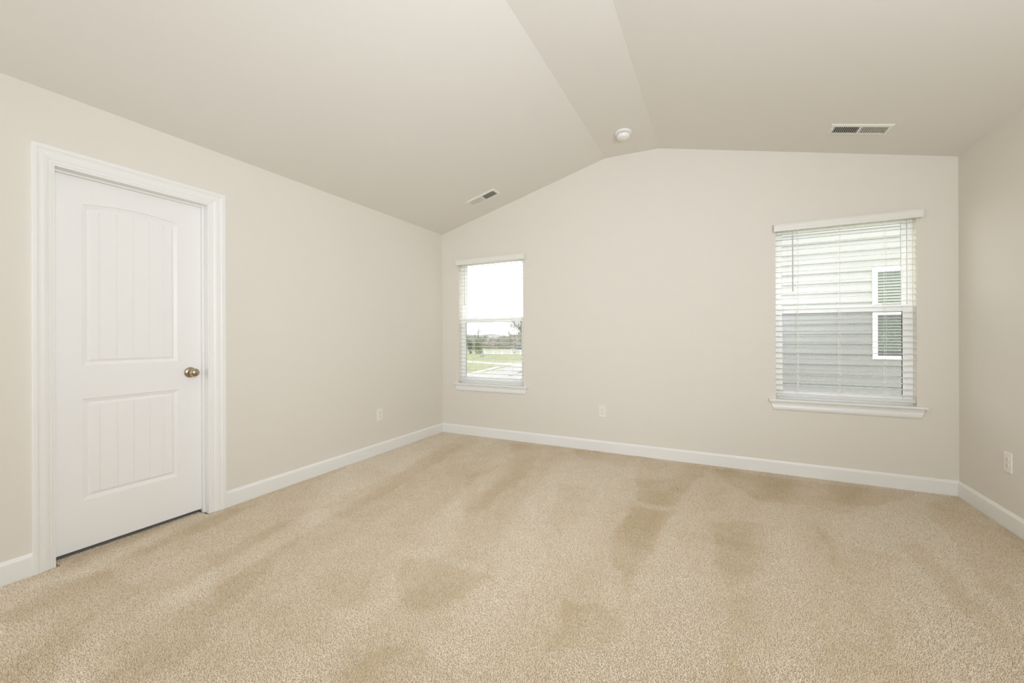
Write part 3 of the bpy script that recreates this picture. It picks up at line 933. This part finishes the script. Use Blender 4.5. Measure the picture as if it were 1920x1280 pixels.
def tree(name, loc, h, crown, leaves, lm, label, cat, group=None, seed=0, size=0.25, squash=1.0, depth=3, low=0.35):
    rng = random.Random(seed)
    t = empty(name, loc, label, cat, group)
    bm = NB()
    tips = []
    branch(bm, Vector((loc[0], loc[1], GZ - 0.05)), Vector((rng.uniform(-.05, .05), rng.uniform(-.05, .05), 1)).normalized(), h * 0.34, max(0.05, h * 0.022), depth, tips, rng)
    # keep the limbs inside the crown height
    zmax = max(v.co.z for v in bm.verts) - GZ
    k = h / zmax
    for v in bm.verts: v.co.z = GZ + (v.co.z - GZ) * k
    rad = max(max(abs(v.co.x - loc[0]), abs(v.co.y - loc[1])) for v in bm.verts)
    kx = min(1.0, crown * 1.02 / rad)
    for v in bm.verts:
        v.co.x = loc[0] + (v.co.x - loc[0]) * kx
        v.co.y = loc[1] + (v.co.y - loc[1]) * kx
    tips = [Vector((loc[0] + (p.x - loc[0]) * kx, loc[1] + (p.y - loc[1]) * kx, GZ + (p.z - GZ) * k)) for p in tips]
    obj('trunk', bm, M_BARK, t)
    if leaves:
        bm = NB()
        cz_ = GZ + h * (low + (1 - low) / 2)
        hz = h * (1 - low) / 2
        lumps = [Vector((rng.gauss(0, 0.42), rng.gauss(0, 0.42), rng.gauss(0, 0.42))) for _ in range(14)]
        for i in range(leaves):
            if rng.random() < 0.35 and tips:
                c = rng.choice(tips) + Vector((rng.gauss(0, .3), rng.gauss(0, .3), rng.gauss(0, .3)))
            else:
                q = rng.choice(lumps) + Vector((rng.gauss(0, 1), rng.gauss(0, 1), rng.gauss(0, 1))).normalized() * rng.uniform(0.25, 0.5)
                if q.length > 1: q.normalize()
                c = Vector((loc[0] + q.x * crown, loc[1] + q.y * crown, cz_ + q.z * hz * squash))
            c.z = max(c.z, GZ + 0.15)
            n = Vector((rng.gauss(0, 1), rng.gauss(0, 1), rng.gauss(0, 1))).normalized()
            a = n.orthogonal().normalized() * size * rng.uniform(0.6, 1.2)
            b = n.cross(a).normalized() * size * rng.uniform(0.3, 0.7)
            m_ = n * size * 0.15
            vs = [bm.verts.new(c - a), bm.verts.new(c + b + m_), bm.verts.new(c + a), bm.verts.new(c - b + m_)]
            bm.faces.new(vs)
        obj('foliage', bm, lm, t, recalc=False)
    return t


L_BUSH = leaf_mat('bush_green', (0.19, 0.24, 0.10, 1), (0.26, 0.29, 0.15, 1))
L_DARK = leaf_mat('dark_evergreen', (0.09, 0.12, 0.07, 1), (0.14, 0.17, 0.10, 1))
L_AUT = leaf_mat('thin_autumn_leaves', (0.28, 0.27, 0.22, 1), (0.34, 0.31, 0.26, 1))
L_HAZE = leaf_mat('hazy_tree_green', (0.40, 0.43, 0.34, 1), (0.46, 0.48, 0.40, 1))  # leaf colour paled to carry the distance haze
L_HAZB = leaf_mat('hazy_tree_brown', (0.42, 0.395, 0.34, 1), (0.48, 0.46, 0.41, 1))  # brown paled the same way, haze in the colour
TG = 'trees beyond the road'


def p_at(px, d): return tuple(at(px, d))


tree('bare_tree', p_at(893, 98), 7.4, 2.2, 160, L_AUT, 'thin bare tree standing above the bushes at the left of the corner window view', 'tree', TG, 11, 0.09, depth=4)
tree('round_bush', p_at(897, 94), 3.0, 1.35, 2200, L_BUSH, 'round green bush at the left end of the white fence', 'bush', None, 12, 0.12, depth=2, low=0.05)
tree('evergreen_shrub', p_at(881, 97), 2.9, 0.9, 1600, L_DARK, 'dark upright shrub beside the round green bush', 'bush', None, 13, 0.11, depth=2, low=0.05)
tree('leafy_tree', p_at(983, 112), 10.6, 4.6, 4200, L_AUT, 'tall brownish tree at the right edge of the corner window view', 'tree', TG, 14, 0.15, depth=4, low=0.2)
tree('small_tree', p_at(957, 118), 6.0, 1.5, 60, L_AUT, 'thin small tree in front of the hazy trees, left of the tall tree', 'tree', TG, 15, 0.14, depth=3)
for k, (px, d, h, c, lm, lab) in enumerate((
        (874, 150, 5.0, 3.4, L_HAZE, 'hazy green tree behind the dark shrub, leftmost in the far tree line'),
        (886, 165, 4.6, 3.2, L_HAZE, 'hazy green tree behind the bare tree in the far tree line'),
        (906, 158, 4.6, 3.2, L_HAZE, 'hazy green tree behind the road sign in the far tree line'),
        (921, 150, 3.6, 3.0, L_HAZB, 'low brown tree in the gap of the far tree line above the fence'),
        (934, 166, 3.9, 3.2, L_HAZB, 'brown tree in the middle of the far tree line above the fence'),
        (947, 160, 4.3, 3.3, L_HAZE, 'green grey tree right of the middle in the far tree line'),
        (961, 150, 4.8, 3.4, L_HAZB, 'brown tree behind the thin small tree in the far tree line'),
        (976, 165, 5.6, 3.8, L_HAZB, 'taller brown tree behind the parked car in the far tree line'))):
    tree('far_tree', p_at(px, d), h, c, 2600, lm, lab, 'tree', 'far tree line', 30 + k, 0.20, depth=3, low=0.0)

# continuous low hedge behind the fence
ha, hb = at(898, 136), at(1000, 132)
hg = empty('hedge', (ha + hb) / 2, 'long low grey brown hedge behind the white fence, under the far trees', 'hedge')
rng = random.Random(77)
bm = NB()
for i in range(5200):
    c = ha.lerp(hb, rng.random()) + fw * rng.uniform(-0.7, 0.7)
    c.z = GZ + 0.1 + 2.1 * rng.random() ** 0.8 * (0.85 + 0.15 * math.sin(c.x * 1.3) + 0.1 * math.sin(c.x * 3.1))
    n = Vector((rng.gauss(0, 1), rng.gauss(0, 1), rng.gauss(0, 1))).normalized()
    a = n.orthogonal().normalized() * 0.2 * rng.uniform(0.6, 1.2)
    b = n.cross(a).normalized() * 0.2 * rng.uniform(0.3, 0.7)
    bm.faces.new([bm.verts.new(c - a), bm.verts.new(c + b), bm.verts.new(c + a), bm.verts.new(c - b)])
obj('foliage', bm, L_HAZB, hg, recalc=False)
bm = NB()
for i in range(26):
    c = ha.lerp(hb, (i + 0.5) / 26)
    for k in range(3):
        tube(bm, c + Vector((0, 0, -0.05)), c + Vector((rng.uniform(-.4, .4), rng.uniform(-.4, .4), rng.uniform(1.0, 1.7))), 0.03, 0.012, n=5)
obj('stems', bm, M_BARK, hg)

# a parked car behind the fence
cp_ = at(974, 100)
ct = empty('car', cp_, 'pale blue car parked behind the white fence', 'car')
cd = rt.copy(); cn = fw.copy()
def cpt(l, w, z): return cp_ + cd * l + cn * w + Vector((0, 0, z))
bm = NB()
side = [(-1.95, 0.35), (-1.98, 0.72), (-1.75, 0.92), (-0.95, 0.98), (1.55, 1.00), (1.95, 0.92), (2.0, 0.40), (1.9, 0.28), (-1.85, 0.28)]
A = [bm.verts.new(cpt(l, -0.85, z)) for l, z in side]; C = [bm.verts.new(cpt(l, 0.85, z)) for l, z in side]
n = len(side)
for i in range(n): bm.faces.new((A[i], A[(i + 1) % n], C[(i + 1) % n], C[i]))
bm.faces.new(A[::-1]); bm.faces.new(C)
cabin = [(-0.95, 0.98), (-0.25, 1.42), (0.95, 1.45), (1.55, 1.00)]
A = [bm.verts.new(cpt(l, -0.78 + (0.12 if z > 1.2 else 0), z)) for l, z in cabin]; C = [bm.verts.new(cpt(l, 0.78 - (0.12 if z > 1.2 else 0), z)) for l, z in cabin]
for i in range(3): bm.faces.new((A[i], A[i + 1], C[i + 1], C[i]))
bm.faces.new(A[::-1]); bm.faces.new(C)
obj('body', bm, M_CAR, ct)
bm = NB()
for s in (-1, 1):
    q = [bm.verts.new(cpt(l, s * (0.79 - (0.10 if z > 1.2 else 0)), z)) for l, z in ((-0.75, 1.02), (-0.22, 1.36), (0.88, 1.38), (1.35, 1.02))]
    bm.faces.new(q)
obj('side_window', bm, M_CGLASS, ct)
for l in (-1.25, 1.25):
    for s in (-1, 1):
        bm = NB(); tube(bm, cpt(l, s * 0.70, 0.31), cpt(l, s * 0.88, 0.31), 0.31, n=18)
        obj('wheel', bm, M_TYRE, ct)

# ================================================================ CARPET PILE
# dark nap areas left by the vacuum cleaner, as outlines on the floor (metres)
NAP = [(0.8, [(2.32, -0.03), (2.95, -0.08), (2.75, -1.07), (2.5, -1.09)]),
       (0.9, [(2.47, -1.64), (2.5, -1.25), (2.76, -1.16), (2.74, -1.35), (2.67, -2.0), (2.65, -2.22), (2.57, -2.0), (2.48, -1.77)]),
       (0.6, [(1.9, -1.03), (2.21, -1.07), (2.22, -1.8), (2.18, -2.08), (2.04, -1.61)]),
       (0.6, [(3.0, -1.26), (3.37, -1.08), (3.25, -1.52), (3.16, -1.81), (3.08, -1.99), (2.99, -1.79)]),
       (0.75, [(3.56, -1.06), (3.63, -1.21), (3.89, -1.26), (3.72, -1.62), (3.7, -1.89), (3.57, -2.11), (3.53, -1.92), (3.55, -1.4)]),
       (0.85, [(3.94, -1.12), (4.03, -1.04), (4.03, -1.47), (4.06, -1.82), (3.98, -1.98), (3.95, -1.78), (3.92, -1.43)]),
       (0.9, [(4.28, -0.32), (4.58, 0.01), (4.57, -0.74), (4.15, -1.65), (4.12, -1.47), (4.22, -0.81)]),
       (0.95, [(2.39, -2.37), (2.54, -2.38), (2.66, -2.4), (2.67, -2.5), (2.61, -2.65), (2.44, -2.68), (2.43, -2.58)]),
       (0.7, [(3.03, -2.3), (3.09, -2.4), (3.19, -2.49), (2.89, -2.64), (3.06, -2.44)]),
       (0.7, [(3.01, -0.09), (3.39, -0.1), (3.55, -0.68), (3.23, -0.79), (3.07, -0.39)]),
       (0.65, [(3.39, -0.1), (4.35, -0.07), (4.04, -0.44), (3.72, -0.78), (3.55, -0.68)]),
       (0.6, [(1.01, -0.12), (1.37, -0.07), (1.6, -0.98), (1.61, -1.3)]),
       (0.6, [(1.68, -0.03), (2.3, -0.04), (2.36, -0.37), (1.86, -0.35)]),
       (0.8, [(1.5, -2.42), (1.74, -2.37), (2.06, -2.36), (1.98, -2.57), (1.87, -2.72), (1.65, -2.61)]),
       (0.85, [(1.85, -3.05), (1.88, -2.9), (2.1, -2.88), (2.24, -2.97), (1.95, -3.12)]),
       (0.6, [(0.12, -3.5), (0.3, -3.18), (0.61, -3.17), (0.72, -3.42), (1.05, -3.56), (0.87, -3.65)]),
       (0.55, [(-0.06, -3.25), (-0.09, -2.57), (0.15, -2.36), (0.28, -2.83), (0.27, -3.09), (0.16, -3.3)]),
       (0.55, [(0.65, -2.84), (0.55, -2.51), (0.66, -2.29), (0.9, -2.62), (1.11, -3.0), (1.12, -3.16)]),
       (0.5, [(0.55, -2.2), (0.55, -1.49), (0.41, -0.41), (0.57, -0.34), (0.8, -1.64), (0.88, -2.22)]),
       (0.5, [(1.17, -1.26), (1.26, -0.55), (1.55, -1.14), (1.63, -1.81), (1.57, -1.93)]),
       (0.4, [(0.84, -3.36), (0.83, -3.14), (1.1, -3.09), (1.29, -3.29), (1.27, -3.45), (1.16, -3.48)]),
       (0.5, [(3.03, -2.05), (3.29, -1.88), (3.3, -2.13), (3.18, -2.26), (3.1, -2.24)]),
       (0.4, [(3.25, -2.3), (3.44, -2.06), (3.62, -2.18), (3.62, -2.28), (3.27, -2.46)])]
rng = np.random.default_rng(5)
SPC = 0.0041
PY_NEAR = -4.2
gx = np.arange(BT * 0 + 0.004, W - 0.002, SPC)
gy_ = np.arange(PY_NEAR, -0.004, SPC)
X, Y = np.meshgrid(gx, gy_)
X = X.ravel() + rng.uniform(-0.5, 0.5, X.size) * SPC
Y = Y.ravel() + rng.uniform(-0.5, 0.5, Y.size) * SPC
# keep what can be seen and a margin
vx, vy = X - CAMP.x, Y - CAMP.y
dep = vx * fw.x + vy * fw.y
lat = vx * rt.x + vy * rt.y
keep = (dep > 1.05) & (np.abs(lat) < dep * 1.45 + 0.35)
keep &= (X > BT + 0.002) & (X < W - BT - 0.002) & (Y < -BT - 0.002)
dy_in = (Y > DY0 + 0.002) & (Y < DY1 - 0.002)
cas = (Y > OY0 - 0.004) & (Y < OY1 + 0.004) & (X < 0.024) & ~dy_in
keep &= ~cas
X, Y = X[keep], Y[keep]
# a few rows run on under the door
xd = np.arange(-0.075, BT + 0.003, SPC); yd_ = np.arange(DY0 + 0.016, DY1 - 0.016, SPC)
XD, YD = np.meshgrid(xd, yd_)
X = np.concatenate([X, XD.ravel() + rng.uniform(-0.4, 0.4, XD.size) * SPC])
Y = np.concatenate([Y, YD.ravel() + rng.uniform(-0.4, 0.4, YD.size) * SPC])
N = X.size


def vnoise(x, y, s, seed):
    r = np.random.default_rng(seed).uniform(-1, 1, (256, 256))
    u, v = x * s + 1000, y * s + 1000
    i, j = np.floor(u).astype(int), np.floor(v).astype(int)
    f, g = u - i, v - j
    f, g = f * f * (3 - 2 * f), g * g * (3 - 2 * g)
    i0, j0, i1, j1 = i % 256, j % 256, (i + 1) % 256, (j + 1) % 256
    return (r[i0, j0] * (1 - f) + r[i1, j0] * f) * (1 - g) + (r[i0, j1] * (1 - f) + r[i1, j1] * f) * g


def inside(x, y, poly):
    c = np.zeros(x.shape, bool)
    n = len(poly)
    for i in range(n):
        (xa, ya), (xb, yb) = poly[i], poly[(i + 1) % n]
        if ya == yb: continue
        m_ = ((ya > y) != (yb > y)) & (x < (xb - xa) * (y - ya) / (yb - ya) + xa)
        c ^= m_
    return c


JX = X + vnoise(X, Y, 9, 1) * 0.025 + vnoise(X, Y, 3.1, 8) * 0.02 + rng.normal(0, 0.011, N)
JY = Y + vnoise(X, Y, 9, 2) * 0.035 + vnoise(X, Y, 2.7, 9) * 0.03 + rng.normal(0, 0.011, N)
nap = np.zeros(N)
for w_, poly in NAP:
    nap = np.maximum(nap, 0.8 * w_ * inside(JX, JY, poly))
mott = 0.5 * vnoise(X, Y, 2.6, 3) + 0.5 * vnoise(X, Y, 8, 4) + 0.35 * vnoise(X, Y, 19, 6)
# long strokes of the cleaner, roughly square to the far wall
SX_ = X + (X - 2.6) * 0.16 * (-Y) + rng.normal(0, 0.012, N)
strk = vnoise(SX_ * 4.6, Y * 0.75, 1.0, 12)
strk = np.sign(strk) * np.minimum(1.0, np.abs(strk) * 2.2)
nap = np.clip(nap + 0.36 * strk + 0.34 * mott, -0.4, 1.2)
# tufts: a bent three-sided spike each
H = rng.uniform(0.0040, 0.0072, N)
ang = rng.uniform(0, 2 * PI, N)
lean = rng.uniform(0.0012, 0.0058, N)
# brushed-away pile leans from the camera side of the room, the rest towards it
lx_ = np.cos(ang) * lean + (0.0022 * nap - 0.0011) * 0.3
ly_ = np.sin(ang) * lean + (0.0044 * nap - 0.0022)
R0 = rng.uniform(0.0015, 0.0023, N)
ph = rng.uniform(0, 2 * PI, N)
V = np.zeros((N, 7, 3), np.float32)
for k in range(3):
    a = ph + k * 2 * PI / 3
    V[:, k, 0] = X + np.cos(a) * R0; V[:, k, 1] = Y + np.sin(a) * R0; V[:, k, 2] = -0.007
    V[:, 3 + k, 0] = X + lx_ * 0.55 + np.cos(a) * R0 * 0.85; V[:, 3 + k, 1] = Y + ly_ * 0.55 + np.sin(a) * R0 * 0.85; V[:, 3 + k, 2] = -0.007 + H * 0.62
V[:, 6, 0] = X + lx_; V[:, 6, 1] = Y + ly_; V[:, 6, 2] = -0.007 + H
F = np.array([[0, 1, 4], [0, 4, 3], [1, 2, 5], [1, 5, 4], [2, 0, 3], [2, 3, 5], [3, 4, 6], [4, 5, 6], [5, 3, 6]], np.int32)
faces = (F[None] + (np.arange(N, dtype=np.int32) * 7)[:, None, None]).reshape(-1)
me = bpy.data.meshes.new('carpet_pile')
me.vertices.add(N * 7)
me.vertices.foreach_set('co', V.ravel())
nf = N * 9
me.loops.add(nf * 3)
me.loops.foreach_set('vertex_index', faces)
me.polygons.add(nf)
me.polygons.foreach_set('loop_start', np.arange(0, nf * 3, 3, dtype=np.int32))
me.update(calc_edges=False)
at_ = me.attributes.new('nap', 'FLOAT', 'POINT')
at_.data.foreach_set('value', np.repeat(nap.astype(np.float32), 7))
at2 = me.attributes.new('yarn', 'FLOAT', 'POINT')
at2.data.foreach_set('value', np.repeat(rng.uniform(0, 1, N).astype(np.float32), 7))
M_PILE = bpy.data.materials.new('carpet_yarn')
M_PILE.use_nodes = True
nt = M_PILE.node_tree
b = nt.nodes['Principled BSDF']
b.inputs['Roughness'].default_value = 0.95
b.inputs['Specular IOR Level'].default_value = 0.1
an = nt.nodes.new('ShaderNodeAttribute'); an.attribute_name = 'nap'
ay = nt.nodes.new('ShaderNodeAttribute'); ay.attribute_name = 'yarn'
rp = nt.nodes.new('ShaderNodeValToRGB')
rp.color_ramp.elements[0].color = (0.71, 0.585, 0.415, 1)
rp.color_ramp.elements[1].color = (0.975, 0.895, 0.745, 1)
e = rp.color_ramp.elements.new(0.25); e.color = (0.88, 0.765, 0.58, 1)
nt.links.new(ay.outputs['Fac'], rp.inputs['Fac'])
mr = nt.nodes.new('ShaderNodeMapRange')
mr.inputs['From Min'].default_value = -0.4; mr.inputs['From Max'].default_value = 1.2
mr.inputs['To Min'].default_value = 0.0; mr.inputs['To Max'].default_value = 1.0
nt.links.new(an.outputs['Fac'], mr.inputs['Value'])
rn = nt.nodes.new('ShaderNodeValToRGB')
rn.color_ramp.elements[0].color = (1.0, 1.01, 1.05, 1)
rn.color_ramp.elements[1].color = (0.765, 0.705, 0.61, 1)
nt.links.new(mr.outputs['Result'], rn.inputs['Fac'])
mu = nt.nodes.new('ShaderNodeMix'); mu.data_type = 'RGBA'; mu.blend_type = 'MULTIPLY'
mu.inputs[0].default_value = 1.0
nt.links.new(rp.outputs['Color'], mu.inputs[6]); nt.links.new(rn.outputs['Color'], mu.inputs[7])
nt.links.new(mu.outputs[2], b.inputs['Base Color'])
me.materials.append(M_PILE)
po = bpy.data.objects.new('carpet_pile', me)
COL.objects.link(po)
tag(po, 'beige carpet pile with vacuum marks covering the floor', 'carpet', kind='stuff')
